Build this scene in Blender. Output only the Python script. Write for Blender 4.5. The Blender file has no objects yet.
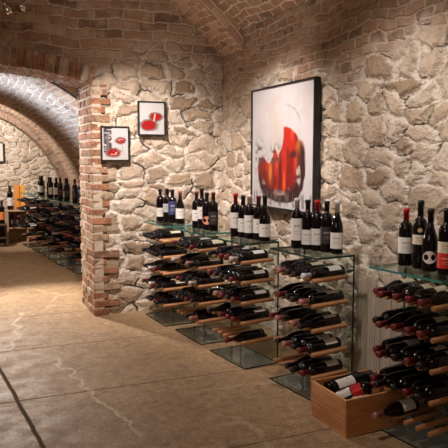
import bpy, bmesh, math, random
import numpy as np
from mathutils import Matrix, Vector
random.seed(7)
rng = np.random.RandomState(11)
S = bpy.context.scene
COL = S.collection
R = math.radians

# ------------------------------------------------------------------ camera
cam_d = bpy.data.cameras.new('camera'); cam = bpy.data.objects.new('camera', cam_d); COL.objects.link(cam)
cam_d.sensor_width = 36.0; cam_d.lens = 640/448*36.0; cam_d.clip_start = 0.05
PITCH = math.atan(66/640); YAW = math.atan(270*math.cos(PITCH)/640)
cam.location = (0, 0, 1.47); cam.rotation_euler = (R(90)-PITCH, 0, -YAW)
S.camera = cam
# ------------------------------------------------------------------ world, exposure
w = bpy.data.worlds.new('world'); S.world = w; w.use_nodes = True
w.node_tree.nodes['Background'].inputs[0].default_value = (0.9, 0.8, 0.75, 1)
w.node_tree.nodes['Background'].inputs[1].default_value = 0.05
S.view_settings.view_transform = 'Standard'; S.view_settings.look = 'None'
S.view_settings.gamma = 1.0; S.view_settings.use_curve_mapping = False
S.view_settings.exposure = 0.0

# ------------------------------------------------------------------ lights (ceiling spots out of view, daylight in the far room)
def aim(o, tgt):
    o.rotation_euler = (Vector(tgt)-o.location).to_track_quat('-Z', 'Y').to_euler()
def spot(name, loc, tgt, power, col, size=70, blend=0.8, rad=0.06):
    d = bpy.data.lights.new(name, 'SPOT'); d.energy = power; d.color = col
    d.spot_size = R(size); d.spot_blend = blend; d.shadow_soft_size = rad
    o = bpy.data.objects.new(name, d); COL.objects.link(o); o.location = loc; aim(o, tgt); return o
def area(name, loc, tgt, power, col, sx, sy):
    d = bpy.data.lights.new(name, 'AREA'); d.energy = power; d.color = col
    d.shape = 'RECTANGLE'; d.size = sx; d.size_y = sy
    o = bpy.data.objects.new(name, d); COL.objects.link(o); o.location = loc; aim(o, tgt); return o
WARM = (1.0, 0.80, 0.62); NEUT = (1.0, 0.885, 0.82)
spot('ceiling_spot_light', (0.95, 4.65, 2.65), (1.75, 5.9, 1.05), 275, NEUT, 72, 1.0)
spot('ceiling_spot_light', (1.15, 4.1, 2.7), (2.42, 4.7, 1.05), 205, NEUT, 74, 1.0)
spot('ceiling_spot_light', (1.1, 2.6, 2.7), (2.42, 3.2, 1.20), 120, NEUT, 78, 1.0)
spot('floor_spot_light', (-0.1, 4.2, 2.9), (0.4, 5.2, 0.0), 40, WARM, 75, 1.0)
spot('far_room_lamp', (0.25, 8.0, 1.95), (1.1, 5.2, 0.0), 480, (1.0, 0.9, 0.82), 95, 0.7, 0.05)
spot('far_room_lamp', (0.0, 10.2, 2.25), (1.0, 12.0, 1.2), 250, (1.0, 0.9, 0.84), 110, 0.8)
spot('far_room_lamp', (0.1, 9.0, 2.2), (1.4, 8.6, 0.0), 35, WARM, 110, 0.8)
dl = area('far_room_daylight', (-1.60, 7.62, 1.0), (1.0, 7.62, 2.15), 30, (0.50, 0.70, 1.0), 0.75, 0.75); dl.data.spread = R(55)
spot('vault_fill', (0.7, 3.9, 2.0), (2.0, 5.2, 3.0), 38, (1.0, 0.86, 0.78), 100, 1.0)  # added fill aimed upward to brighten rib and vault, no fixture there
area('front_room_fill', (-1.2, 0.8, 2.3), (1.2, 4.0, 1.0), 15, WARM, 1.6, 1.2)

# ------------------------------------------------------------------ node helpers
class NT:
    def __init__(s, name, disp=False):
        s.m = bpy.data.materials.new(name); s.m.use_nodes = True; s.t = s.m.node_tree
        s.t.nodes.clear(); s.out = s.n('ShaderNodeOutputMaterial')
        if disp: s.m.displacement_method = 'BOTH'
    def n(s, typ, **kw):
        nd = s.t.nodes.new(typ)
        for k, v in kw.items(): setattr(nd, k, v)
        return nd
    def l(s, a, b): s.t.links.new(a, b)
    def setin(s, sock, v):
        if hasattr(v, 'is_output'): s.l(v, sock)
        else: sock.default_value = v
    def math(s, op, a, b=0.0, c=None, clamp=False):
        nd = s.n('ShaderNodeMath', operation=op, use_clamp=clamp)
        s.setin(nd.inputs[0], a); s.setin(nd.inputs[1], b)
        if c is not None: s.setin(nd.inputs[2], c)
        return nd.outputs[0]
    def vmath(s, op, a, b):
        nd = s.n('ShaderNodeVectorMath', operation=op)
        s.setin(nd.inputs[0], a); s.setin(nd.inputs[1], b); return nd.outputs[0]
    def noise(s, vec, scale, detail=3, rough=0.55, col=False):
        nd = s.n('ShaderNodeTexNoise'); s.l(vec, nd.inputs['Vector'])
        nd.inputs['Scale'].default_value = scale; nd.inputs['Detail'].default_value = detail
        nd.inputs['Roughness'].default_value = rough
        return nd.outputs['Color' if col else 'Fac']
    def smooth(s, v, lo, hi, a=0.0, b=1.0):
        nd = s.n('ShaderNodeMapRange', interpolation_type='SMOOTHSTEP')
        s.setin(nd.inputs[0], v)
        for i, x in zip((1, 2, 3, 4), (lo, hi, a, b)): nd.inputs[i].default_value = x
        return nd.outputs[0]
    def ramp(s, v, stops, interp='LINEAR'):
        nd = s.n('ShaderNodeValToRGB'); s.setin(nd.inputs[0], v); e = nd.color_ramp.elements
        nd.color_ramp.interpolation = interp
        while len(e) < len(stops): e.new(0.5)
        for i, (p, c) in enumerate(stops): e[i].position = p; e[i].color = (*c, 1)
        return nd.outputs[0]
    def mix(s, f, a, b, blend='MIX'):
        nd = s.n('ShaderNodeMix', data_type='RGBA', blend_type=blend)
        s.setin(nd.inputs[0], f)
        for i, v in ((6, a), (7, b)):
            if hasattr(v, 'is_output'): s.l(v, nd.inputs[i])
            else: nd.inputs[i].default_value = (*v, 1)
        return nd.outputs[2]
    def fmix(s, f, a, b):
        nd = s.n('ShaderNodeMix', data_type='FLOAT')
        s.setin(nd.inputs[0], f); s.setin(nd.inputs[2], a); s.setin(nd.inputs[3], b)
        return nd.outputs[0]
    def bsdf(s, color, rough=0.6, metal=0.0, spec=0.5, **kw):
        p = s.n('ShaderNodeBsdfPrincipled')
        if hasattr(color, 'is_output'): s.l(color, p.inputs['Base Color'])
        else: p.inputs['Base Color'].default_value = (*color, 1)
        s.setin(p.inputs['Roughness'], rough); s.setin(p.inputs['Metallic'], metal)
        p.inputs['Specular IOR Level'].default_value = spec
        for k, v in kw.items(): p.inputs[k].default_value = v
        s.l(p.outputs[0], s.out.inputs['Surface']); return p
    def bump(s, p, h, dist=0.004, strength=1.0):
        b = s.n('ShaderNodeBump'); b.inputs['Distance'].default_value = dist; b.inputs['Strength'].default_value = strength
        s.l(h, b.inputs['Height']); s.l(b.outputs[0], p.inputs['Normal'])
    def disp(s, h, scale, mid):
        d = s.n('ShaderNodeDisplacement'); s.l(h, d.inputs['Height'])
        d.inputs['Scale'].default_value = scale; d.inputs['Midlevel'].default_value = mid
        s.l(d.outputs[0], s.out.inputs['Displacement'])
    def uv(s): return s.n('ShaderNodeUVMap').outputs[0]

def masonry(name, blend_v=2.1, scale=5.3, brick=(0.19, 0.068), tint=(1, 1, 1), blend_w=0.12, brick_dark=1.0, only_brick=False, pale=1.0, disp=0.032, true_disp=True):
    """rubble stone with pale mortar that turns into brick courses above v = blend_v (UV in metres)"""
    t = NT(name, true_disp); uv = t.uv()
    wv = t.vmath('SUBTRACT', t.noise(uv, 2.3, 3, col=True), (0.5, 0.5, 0.5))
    wv2 = t.vmath('SUBTRACT', t.noise(uv, 13, 2, col=True), (0.5, 0.5, 0.5))
    sc1 = t.n('ShaderNodeVectorMath', operation='SCALE'); t.l(wv, sc1.inputs[0]); sc1.inputs[3].default_value = 0.22
    sc2 = t.n('ShaderNodeVectorMath', operation='SCALE'); t.l(wv2, sc2.inputs[0]); sc2.inputs[3].default_value = 0.055
    warped = t.vmath('ADD', t.vmath('ADD', uv, sc1.outputs[0]), sc2.outputs[0])
    st = t.vmath('MULTIPLY', warped, (scale*0.80, scale*1.45, 1))
    v1 = t.n('ShaderNodeTexVoronoi', feature='F1', voronoi_dimensions='2D'); t.l(st, v1.inputs['Vector']); v1.inputs['Scale'].default_value = 1; v1.inputs['Randomness'].default_value = 0.85
    ve = t.n('ShaderNodeTexVoronoi', feature='DISTANCE_TO_EDGE', voronoi_dimensions='2D'); t.l(st, ve.inputs['Vector']); ve.inputs['Scale'].default_value = 1; ve.inputs['Randomness'].default_value = 0.85
    edge = ve.outputs['Distance']
    n_big = t.noise(uv, 1.7, 2); n_mid = t.noise(uv, 9, 4, 0.6); n_fine = t.noise(uv, 42, 4, 0.7)
    e2 = t.math('ADD', edge, t.math('ADD', t.math('MULTIPLY', t.math('SUBTRACT', n_mid, 0.5), 0.42), t.math('MULTIPLY', t.math('SUBTRACT', n_fine, 0.5), 0.16)))
    smask = t.smooth(e2, 0.04, 0.17)                    # 1 on the stone face
    sep = t.n('ShaderNodeSeparateColor'); t.l(v1.outputs['Color'], sep.inputs[0])
    c_st = t.ramp(sep.outputs[0], [(0.0, (0.64, 0.52, 0.40)), (0.3, (0.74, 0.65, 0.55)), (0.5, (0.55, 0.42, 0.30)), (0.7, (0.72, 0.61, 0.49)), (0.90, (0.36, 0.26, 0.175)), (1.0, (0.66, 0.56, 0.45))])
    c_st = t.mix(t.smooth(n_mid, 0.35, 0.7), c_st, t.mix(0.5, c_st, (0.42, 0.30, 0.20)))
    c_mo = t.mix(t.smooth(n_big, 0.35, 0.65), (0.72, 0.63, 0.53), (0.85, 0.78, 0.69))
    c_stone = t.mix(smask, c_mo, c_st)
    # open joints here and there, dirt and crevice shade painted in dark
    groove = t.math('MULTIPLY', t.smooth(edge, 0.065, 0.012), t.smooth(t.noise(uv, 5.5, 2), 0.50, 0.60))
    c_stone = t.mix(t.math('MULTIPLY', groove, 0.85), c_stone, (0.13, 0.085, 0.055))
    h_st = t.math('ADD', t.math('MULTIPLY', t.smooth(e2, 0.0, 0.28), t.fmix(1.0, 1.0, t.math('MULTIPLY_ADD', sep.outputs[1], 0.6, 0.5))), t.math('MULTIPLY', n_mid, 0.95))
    h_st = t.math('ADD', h_st, t.math('MULTIPLY', n_fine, 0.34))
    h_st = t.math('SUBTRACT', h_st, t.math('MULTIPLY', groove, 1.0))
    # bricks
    sc3 = t.n('ShaderNodeVectorMath', operation='SCALE'); t.l(wv, sc3.inputs[0]); sc3.inputs[3].default_value = 0.15
    sc4 = t.n('ShaderNodeVectorMath', operation='SCALE'); t.l(wv2, sc4.inputs[0]); sc4.inputs[3].default_value = 0.036
    bw = t.vmath('ADD', t.vmath('ADD', uv, sc3.outputs[0]), sc4.outputs[0])
    bt = t.n('ShaderNodeTexBrick'); t.l(bw, bt.inputs['Vector'])
    bt.inputs['Scale'].default_value = 1; bt.inputs['Brick Width'].default_value = brick[0]; bt.inputs['Row Height'].default_value = brick[1]
    bt.inputs['Mortar Size'].default_value = 0.013; bt.inputs['Mortar Smooth'].default_value = 0.9; bt.inputs['Bias'].default_value = 0
    bt.inputs['Color1'].default_value = (0, 0, 0, 1); bt.inputs['Color2'].default_value = (1, 1, 1, 1); bt.inputs['Mortar'].default_value = (0.5, 0.5, 0.5, 1)
    bd = brick_dark
    c_br = t.ramp(bt.outputs['Color'], [(0.0, (0.17*bd, 0.095*bd, 0.06*bd)), (0.35, (0.40*bd, 0.25*bd, 0.16*bd)), (0.7, (0.31*bd, 0.17*bd, 0.105*bd)), (1.0, (0.50*bd, 0.35*bd, 0.23*bd))])
    c_br = t.mix(t.smooth(n_mid, 0.4, 0.75), c_br, t.mix(0.6, c_br, (0.55, 0.44, 0.34)))
    c_bm = (0.56*pale, 0.46*pale, 0.36*pale)
    c_brick = t.mix(bt.outputs['Fac'], c_br, c_bm)
    h_br = t.math('MULTIPLY_ADD', t.math('SUBTRACT', 1.0, bt.outputs['Fac']), 0.42, t.math('MULTIPLY', n_mid, 0.5))
    h_br = t.math('ADD', h_br, t.math('MULTIPLY', n_fine, 0.16))
    if only_brick: c, h = c_brick, h_br
    else:
        sx = t.n('ShaderNodeSeparateXYZ'); t.l(uv, sx.inputs[0])
        vv = t.math('ADD', sx.outputs[1], t.math('MULTIPLY', t.math('SUBTRACT', t.noise(uv, 1.3, 3), 0.5), 0.9))
        f = t.smooth(vv, blend_v-blend_w, blend_v+blend_w)
        c = t.mix(f, c_stone, c_brick); h = t.fmix(f, h_st, h_br)
    c = t.mix(1.0, c, tint, 'MULTIPLY')
    c = t.mix(t.math('MULTIPLY', t.smooth(n_fine, 0.45, 0.75), 0.4), c, (0.22, 0.15, 0.10))
    p = t.bsdf(c, 0.92, spec=0.15)
    if true_disp: t.disp(h, disp, 0.9)
    else: t.bump(p, h, disp)
    return t.m

M = {}
M['wall_back'] = masonry('back_wall_masonry', blend_v=2.36, brick=(0.27, 0.085), blend_w=0.16, brick_dark=0.95, pale=1.0)
M['wall_right'] = masonry('right_wall_masonry', blend_v=2.12, brick=(0.17, 0.066), blend_w=0.10, brick_dark=1.0)
M['vault'] = masonry('vault_brick', only_brick=True, brick=(0.20, 0.075), brick_dark=1.15, pale=1.6, true_disp=False, disp=0.02)
M['rib'] = masonry('rib_brick', only_brick=True, brick=(0.17, 0.07), brick_dark=1.5, pale=1.35, true_disp=False, disp=0.015)
M['far_vault'] = masonry('far_vault_brick', only_brick=True, brick=(0.26, 0.075), brick_dark=1.25, pale=1.2, true_disp=False, disp=0.012)
M['far_rib'] = masonry('far_rib_brick', only_brick=True, brick=(0.22, 0.075), brick_dark=0.75, pale=0.55, true_disp=False, disp=0.012)
M['far_wall'] = masonry('far_wall_masonry', blend_v=9, scale=7.0, tint=(1.0, 1.0, 0.97), true_disp=False, disp=0.02)

VA = (1.30, -0.14, 3.25, 4.75); VB = (-0.27, 0.125, 5.05, 6.25)
def floor_mat():
    t = NT('stone_slab_floor'); uv = t.uv()
    nb = t.noise(uv, 1.1, 4); nm = t.noise(uv, 6, 5, 0.6); nf = t.noise(uv, 45, 4, 0.7)
    c = t.ramp(nb, [(0.25, (0.30, 0.185, 0.095)), (0.5, (0.42, 0.28, 0.15)), (0.75, (0.50, 0.355, 0.21))])
    c = t.mix(t.smooth(nm, 0.45, 0.65, 0, 0.75), c, (0.33, 0.21, 0.125))
    c = t.mix(t.smooth(nf, 0.5, 0.75, 0, 0.6), c, (0.62, 0.49, 0.35))
    # slab joints
    sx = t.n('ShaderNodeSeparateXYZ'); wob = t.n('ShaderNodeVectorMath', operation='SCALE')
    t.l(t.vmath('SUBTRACT', t.noise(uv, 3, 3, col=True), (0.5, 0.5, 0.5)), wob.inputs[0]); wob.inputs[3].default_value = 0.025
    t.l(t.vmath('ADD', uv, wob.outputs[0]), sx.inputs[0])
    def joint(co, period, off, wd):
        m = t.math('PINGPONG', t.math('SUBTRACT', co, off), period/2)
        return t.smooth(m, wd, wd*0.4)
    jy = joint(sx.outputs[1], 1.08, 2.87, 0.010)
    xx = t.math('MULTIPLY_ADD', sx.outputs[1], 0.09, sx.outputs[0])
    jx = joint(xx, 2.9, 0.655, 0.015)
    # wandering pale veins and cracks
    cr = t.n('ShaderNodeTexVoronoi', feature='DISTANCE_TO_EDGE', voronoi_dimensions='2D')
    ws = t.n('ShaderNodeVectorMath', operation='SCALE'); t.l(t.vmath('SUBTRACT', t.noise(uv, 2.2, 5, 0.65, col=True), (0.5, 0.5, 0.5)), ws.inputs[0]); ws.inputs[3].default_value = 0.5
    t.l(t.vmath('ADD', uv, ws.outputs[0]), cr.inputs['Vector']); cr.inputs['Scale'].default_value = 0.75
    vein = t.math('MULTIPLY', t.smooth(cr.outputs['Distance'], 0.03, 0.0), t.smooth(t.noise(uv, 0.8, 2), 0.45, 0.6))
    c = t.mix(t.math('MULTIPLY', vein, 0.55), c, (0.66, 0.53, 0.39))
    n3 = t.noise(uv, 17, 5, 0.75); n4 = t.noise(uv, 95, 3, 0.7)
    c = t.mix(t.smooth(n3, 0.50, 0.60, 0, 0.42), c, (0.22, 0.135, 0.07))
    c = t.mix(t.smooth(n3, 0.46, 0.38, 0, 0.45), c, (0.60, 0.46, 0.30))
    c = t.mix(t.smooth(n4, 0.52, 0.62, 0, 0.7), c, (0.13, 0.085, 0.05))
    sy = t.n('ShaderNodeSeparateXYZ'); wb = t.n('ShaderNodeVectorMath', operation='SCALE')
    t.l(t.vmath('SUBTRACT', t.noise(uv, 4.5, 5, 0.6, col=True), (0.5, 0.5, 0.5)), wb.inputs[0]); wb.inputs[3].default_value = 0.30
    t.l(t.vmath('ADD', uv, wb.outputs[0]), sy.inputs[0])
    def vline(a, b, y0_, y1_, wd):
        dd = t.math('ABSOLUTE', t.math('SUBTRACT', sy.outputs[0], t.math('MULTIPLY_ADD', sy.outputs[1], b, a)))
        m = t.smooth(dd, wd, 0.0)
        return t.math('MULTIPLY', m, t.math('MULTIPLY', t.smooth(sy.outputs[1], y0_-0.1, y0_+0.1), t.smooth(sy.outputs[1], y1_+0.1, y1_-0.1)))
    vv = t.math('MAXIMUM', vline(VA[0], VA[1], VA[2], VA[3], 0.022), vline(VB[0], VB[1], VB[2], VB[3], 0.03))
    c = t.mix(t.math('MULTIPLY', vv, 0.65), c, (0.72, 0.60, 0.45))
    j = t.math('MAXIMUM', jy, jx)
    c = t.mix(t.math('MULTIPLY', jx, 0.95), t.mix(t.math('MULTIPLY', jy, 0.55), c, (0.13, 0.085, 0.055)), (0.07, 0.045, 0.03))
    p = t.bsdf(c, t.math('MAXIMUM', t.smooth(nm, 0.3, 0.7, 0.5, 0.7), j), spec=0.22)
    h = t.math('ADD', t.math('MULTIPLY', nm, 0.5), t.math('MULTIPLY', nf, 0.3))
    h = t.math('SUBTRACT', t.math('ADD', h, t.math('MULTIPLY', n3, 0.5)), t.math('MULTIPLY', j, 0.7))
    t.bump(p, h, 0.007)
    return t.m
M['floor'] = floor_mat()

def simple(name, col, rough=0.5, metal=0.0, spec=0.5, nscale=None, ncol=None, bump=0.0, **kw):
    t = NT(name)
    if nscale:
        tc = t.n('ShaderNodeTexCoord'); nz = t.noise(tc.outputs['Object'], nscale, 4)
        c = t.mix(nz, col, ncol or tuple(x*0.6 for x in col))
        p = t.bsdf(c, rough, metal, spec, **kw)
        if bump: t.bump(p, nz, bump)
    else: t.bsdf(col, rough, metal, spec, **kw)
    return t.m
def wood(name, c1, c2, axis='x', scale=9, rough=0.5):
    t = NT(name); tc = t.n('ShaderNodeTexCoord')
    k = {'x': (1, 9, 9), 'y': (9, 1, 9), 'z': (9, 9, 1)}[axis]
    st = t.vmath('MULTIPLY', tc.outputs['Object'], k)
    oi = t.n('ShaderNodeObjectInfo'); off = t.vmath('ADD', st, oi.outputs['Location'])
    nz = t.noise(off, scale*0.35, 5, 0.6); n2 = t.noise(off, scale*2.2, 4, 0.7)
    c = t.ramp(nz, [(0.3, c1), (0.5, tuple((a+b)/2 for a, b in zip(c1, c2))), (0.7, c2)])
    c = t.mix(t.smooth(n2, 0.45, 0.75, 0, 0.35), c, tuple(x*0.5 for x in c1))
    p = t.bsdf(c, rough, spec=0.35); t.bump(p, n2, 0.001)
    return t.m
M['peg'] = wood('turned_oak_dowel', (0.34, 0.145, 0.06), (0.56, 0.28, 0.125), 'x', 7, 0.42)
M['crate'] = wood('pine_crate_board', (0.36, 0.13, 0.045), (0.72, 0.35, 0.14), 'x', 5, 0.5)
M['crate_y'] = wood('pine_crate_board_end', (0.36, 0.13, 0.045), (0.72, 0.35, 0.14), 'y', 5, 0.5)
M['dark_wood'] = wood('dark_stained_board', (0.06, 0.03, 0.018), (0.14, 0.075, 0.04), 'x', 6, 0.5)
M['light_wood'] = wood('pale_board', (0.42, 0.27, 0.15), (0.55, 0.37, 0.22), 'x', 6, 0.5)
M['grey_board'] = wood('weathered_board', (0.40, 0.32, 0.25), (0.62, 0.54, 0.45), 'z', 8, 0.8)
M['bottle'] = simple('dark_bottle_glass', (0.005, 0.003, 0.004), 0.09, spec=0.42)
M['bottle_green'] = simple('green_bottle_glass', (0.006, 0.008, 0.004), 0.09, spec=0.42)
M['foil_red'] = simple('red_foil', (0.50, 0.012, 0.018), 0.35, 0.3)
M['foil_maroon'] = simple('maroon_foil', (0.17, 0.018, 0.022), 0.35, 0.3)
M['foil_black'] = simple('black_foil', (0.015, 0.012, 0.014), 0.35, 0.2)
M['foil_cream'] = simple('cream_foil', (0.62, 0.55, 0.48), 0.4, 0.1)
M['foil_pink'] = simple('dusty_pink_foil', (0.52, 0.22, 0.18), 0.4, 0.3)
M['foil_white'] = simple('white_foil', (0.72, 0.72, 0.75), 0.35, 0.1)
M['black_metal'] = simple('black_lacquer_frame', (0.012, 0.010, 0.010), 0.35)
M['chrome'] = simple('chrome', (0.75, 0.74, 0.73), 0.12, 1.0)
M['orange_card'] = simple('orange_card', (0.78, 0.28, 0.04), 0.5)
M['yellow_card'] = simple('ochre_card', (0.80, 0.40, 0.08), 0.5)
def lamp_glow():
    t = NT('lamp_glow'); e = t.n('ShaderNodeEmission'); e.inputs[0].default_value = (1, 0.9, 0.8, 1); e.inputs[1].default_value = 25
    t.l(e.outputs[0], t.out.inputs['Surface']); return t.m
M['glow'] = lamp_glow()
def label_mat(name, base, ink, bands=True, ink_amt=0.7):
    """paper label with a few illegible printed lines"""
    t = NT(name); uv = t.uv(); sx = t.n('ShaderNodeSeparateXYZ'); t.l(uv, sx.inputs[0])
    c = base
    if bands:
        u, v = sx.outputs[0], sx.outputs[1]
        cu = t.math('ABSOLUTE', t.math('SUBTRACT', u, 0.5))
        def line(v0, hw, uw, sc):
            a = t.smooth(t.math('ABSOLUTE', t.math('SUBTRACT', v, v0)), hw, hw*0.6)
            b = t.smooth(cu, uw, uw*0.9)
            st = t.vmath('MULTIPLY', uv, (sc, 3, 1)); nz = t.smooth(t.noise(st, 1.0, 2), 0.42, 0.5)
            return t.math('MULTIPLY', t.math('MULTIPLY', a, b), nz)
        m = t.math('MAXIMUM', line(0.66, 0.06, 0.16, 60), t.math('MAXIMUM', line(0.42, 0.022, 0.12, 90), line(0.30, 0.018, 0.14, 90)))
        c = t.mix(t.math('MULTIPLY', m, ink_amt), base, ink)
    t.bsdf(c, 0.65, spec=0.3); return t.m
M['label_white'] = label_mat('white_label', (0.72, 0.68, 0.64), (0.10, 0.08, 0.08))
M['label_cream'] = label_mat('cream_label', (0.66, 0.57, 0.42), (0.16, 0.08, 0.05))
M['label_grey'] = label_mat('grey_label', (0.42, 0.40, 0.40), (0.05, 0.05, 0.06))
M['label_dark'] = label_mat('dark_label', (0.035, 0.028, 0.032), (0.45, 0.36, 0.22))
M['label_blue'] = label_mat('blue_label', (0.04, 0.05, 0.13), (0.7, 0.7, 0.7))
M['label_round'] = label_mat('round_white_label', (0.72, 0.68, 0.64), (0.20, 0.17, 0.17), ink_amt=0.45)
M['label_red'] = label_mat('red_label', (0.60, 0.03, 0.02), (0.8, 0.6, 0.4))
M['label_orange'] = label_mat('orange_label', (0.75, 0.22, 0.05), (0.1, 0.05, 0.03))
M['label_salmon'] = label_mat('salmon_label', (0.80, 0.30, 0.20), (0.85, 0.75, 0.65))
M['gold'] = simple('gold_medal', (0.75, 0.62, 0.30), 0.4, 0.5)
def glass_sheet():
    t = NT('clear_glass_sheet'); tr = t.n('ShaderNodeBsdfTransparent'); tr.inputs[0].default_value = (0.90, 0.955, 0.93, 1)
    gl = t.n('ShaderNodeBsdfGlossy'); gl.inputs['Roughness'].default_value = 0.02; gl.inputs[0].default_value = (0.9, 1, 0.97, 1)
    lw = t.n('ShaderNodeLayerWeight'); lw.inputs[0].default_value = 0.5
    fr = t.math('MULTIPLY_ADD', t.math('POWER', lw.outputs['Facing'], 5.0), 0.92, 0.045, clamp=True)
    mx = t.n('ShaderNodeMixShader'); t.l(fr, mx.inputs[0]); t.l(tr.outputs[0], mx.inputs[1]); t.l(gl.outputs[0], mx.inputs[2])
    t.l(mx.outputs[0], t.out.inputs['Surface']); return t.m
M['glass'] = glass_sheet()
M['glass_edge_teal'] = simple('green_glass_edge', (0.045, 0.22, 0.19), 0.15, spec=0.7)
M['glass_edge_dark'] = simple('dark_glass_edge', (0.006, 0.012, 0.012), 0.35, spec=0.2)
M['glass_edge_shaded'] = simple('shaded_green_glass_edge', (0.015, 0.05, 0.045), 0.25, spec=0.4)  # same green glass edge, shade put into the colour for less lit racks

# ------------------------------------------------------------------ object helpers
def link_mesh(name, verts, faces, mats, parent=None, uvs=None, smooth=False, midx=None):
    me = bpy.data.meshes.new(name); me.from_pydata([tuple(map(float, v)) for v in verts], [], faces)
    for m in (mats if isinstance(mats, (list, tuple)) else [mats]): me.materials.append(m)
    if uvs is not None:
        ul = me.uv_layers.new(name='UVMap'); li = np.zeros(len(me.loops), dtype=np.int32); me.loops.foreach_get('vertex_index', li)
        ul.data.foreach_set('uv', np.asarray(uvs, dtype=np.float32)[li].ravel())
    if midx is not None: me.polygons.foreach_set('material_index', midx)
    me.polygons.foreach_set('use_smooth', [smooth]*len(me.polygons)); me.update()
    o = bpy.data.objects.new(name, me); COL.objects.link(o)
    if parent: o.parent = parent
    return o
def empty(name, loc=(0, 0, 0), rz=0.0):
    o = bpy.data.objects.new(name, None); COL.objects.link(o); o.location = loc; o.rotation_euler = (0, 0, rz); o.empty_display_size = 0.05
    return o
def tag(o, label, cat, group=None, kind=None):
    o['label'] = label; o['category'] = cat
    if group: o['group'] = group
    if kind: o['kind'] = kind
    return o
def struct(o): o['kind'] = 'structure'; return o

class MB:
    def __init__(s): s.v = []; s.f = []; s.mi = []; s.uv = []
    def box(s, x0, x1, y0, y1, z0, z1, mi=0, M4=None, jit=0.0):
        b = len(s.v); c = [(x, y, z) for z in (z0, z1) for y in (y0, y1) for x in (x0, x1)]
        if jit: c = [tuple(q+random.uniform(-jit, jit) for q in p) for p in c]
        if M4 is not None: c = [tuple(M4 @ Vector(p)) for p in c]
        s.v += c
        fs = [(0, 2, 3, 1), (4, 5, 7, 6), (0, 1, 5, 4), (2, 6, 7, 3), (0, 4, 6, 2), (1, 3, 7, 5)]
        s.f += [tuple(b+i for i in q) for q in fs]
        s.mi += (list(mi) if isinstance(mi, (list, tuple)) else [mi]*6)
        s.uv += [(p[0]+p[1], p[2]) for p in c]
        return s
    def build(s, name, mats, parent=None, bevel=0.0, smooth=False, seg=1):
        o = link_mesh(name, s.v, s.f, mats, parent, s.uv, smooth, s.mi)
        if bevel:
            bm = bmesh.new(); bm.from_mesh(o.data)
            bmesh.ops.bevel(bm, geom=bm.edges[:], offset=bevel, segments=seg, affect='EDGES', profile=0.5)
            bm.to_mesh(o.data); bm.free()
        return o
def lathe(prof, n=24, ang0=0.0, ang1=2*math.pi, cap=True):
    """prof: (r, z) list along +Z; full turn or a slice"""
    full = abs(ang1-ang0-2*math.pi) < 1e-6; k = n if full else n+1
    V = []; UV = []; F = []
    z0, z1 = prof[0][1], prof[-1][1]
    for (r, z) in prof:
        for i in range(k):
            a = ang0+(ang1-ang0)*i/n
            V.append((r*math.cos(a), r*math.sin(a), z)); UV.append((i/n, (z-z0)/(z1-z0+1e-9)))
    for j in range(len(prof)-1):
        for i in range(n):
            i2 = (i+1) % k
            F.append((j*k+i, j*k+i2, (j+1)*k+i2, (j+1)*k+i))
    if cap and full:
        F.append(tuple(range(k-1, -1, -1))); F.append(tuple((len(prof)-1)*k+i for i in range(k)))
    return V, F, UV

# ------------------------------------------------------------------ room shell
def in_opening(x, z, grow=0.0):
    if x > 1.165+grow or x < -0.96-grow: return False
    cx, cz, rad = 0.1, 2.27-4.39, 4.39
    return z < cz+math.sqrt((rad+grow)**2-(x-cx)**2)
XW, YB = 2.455, 5.90
VC, VR = (0.10, 0.276), 3.207        # vault centre and rib radius
def grid(name, P, nu, nv, mat, keep=None, smooth=True):
    """P(i,j)->(x,y,z,u,v)"""
    V = []; UV = []
    for j in range(nv+1):
        for i in range(nu+1):
            x, y, z, u, v = P(i/nu, j/nv); V.append((x, y, z)); UV.append((u, v))
    F = []
    for j in range(nv):
        for i in range(nu):
            a = j*(nu+1)+i; q = (a, a+1, a+nu+2, a+nu+1)
            if keep:
                c = [sum(V[k][d] for k in q)/4 for d in range(3)]
                if not keep(*c): continue
            F.append(q)
    used = sorted({k for f in F for k in f}); mp = {k: n for n, k in enumerate(used)}
    return struct(link_mesh(name, [V[k] for k in used], [tuple(mp[k] for k in f) for f in F], mat, None, [UV[k] for k in used], smooth))
# back wall (x -2.25..2.46), holes for the arch
xl, xr = -2.25, XW
grid('wall_back', lambda a, b: (xl+(xr-xl)*a, YB, 3.5*b, xl+(xr-xl)*a, 3.5*b), 330, 250, M['wall_back'],
     keep=lambda x, y, z: (not in_opening(x, z, 0.02)) and (x-VC[0])**2+(z-VC[1])**2 < (VR+0.10)**2 or (z < 1.6 and not in_opening(x, z, 0.02)))
# right wall: normals towards -x
y0, y1 = -1.5, YB+0.01
grid('wall_right', lambda a, b: (XW, y1-(y1-y0)*a, 2.70*b, 20+a*(y1-y0), 2.70*b), 460, 180, M['wall_right'])
def plain(name, pts, uvs, mat): return struct(link_mesh(name, pts, [(0, 1, 2, 3)], mat, None, uvs))
M['room_wall'] = masonry('room_wall_masonry', blend_v=2.3, true_disp=False, disp=0.03)
plain('wall_left', [(-2.25, y0, 0), (-2.25, y1, 0), (-2.25, y1, 2.75), (-2.25, y0, 2.75)], [(0, 0), (7.4, 0), (7.4, 2.75), (0, 2.75)], M['room_wall'])
plain('wall_rear', [(XW, y0, 0), (-2.25, y0, 0), (-2.25, y0, 3.7), (XW, y0, 3.7)], [(0, 0), (4.7, 0), (4.7, 3.7), (0, 3.7)], M['room_wall'])
# floor: front and far room
struct(link_mesh('floor', [(-2.4, -1.6, 0), (2.6, -1.6, 0), (2.6, 12.1, 0), (-2.4, 12.1, 0)], [(0, 1, 2, 3)], M['floor'], None, [(-2.4, -1.6), (2.6, -1.6), (2.6, 12.1), (-2.4, 12.1)]))
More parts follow.
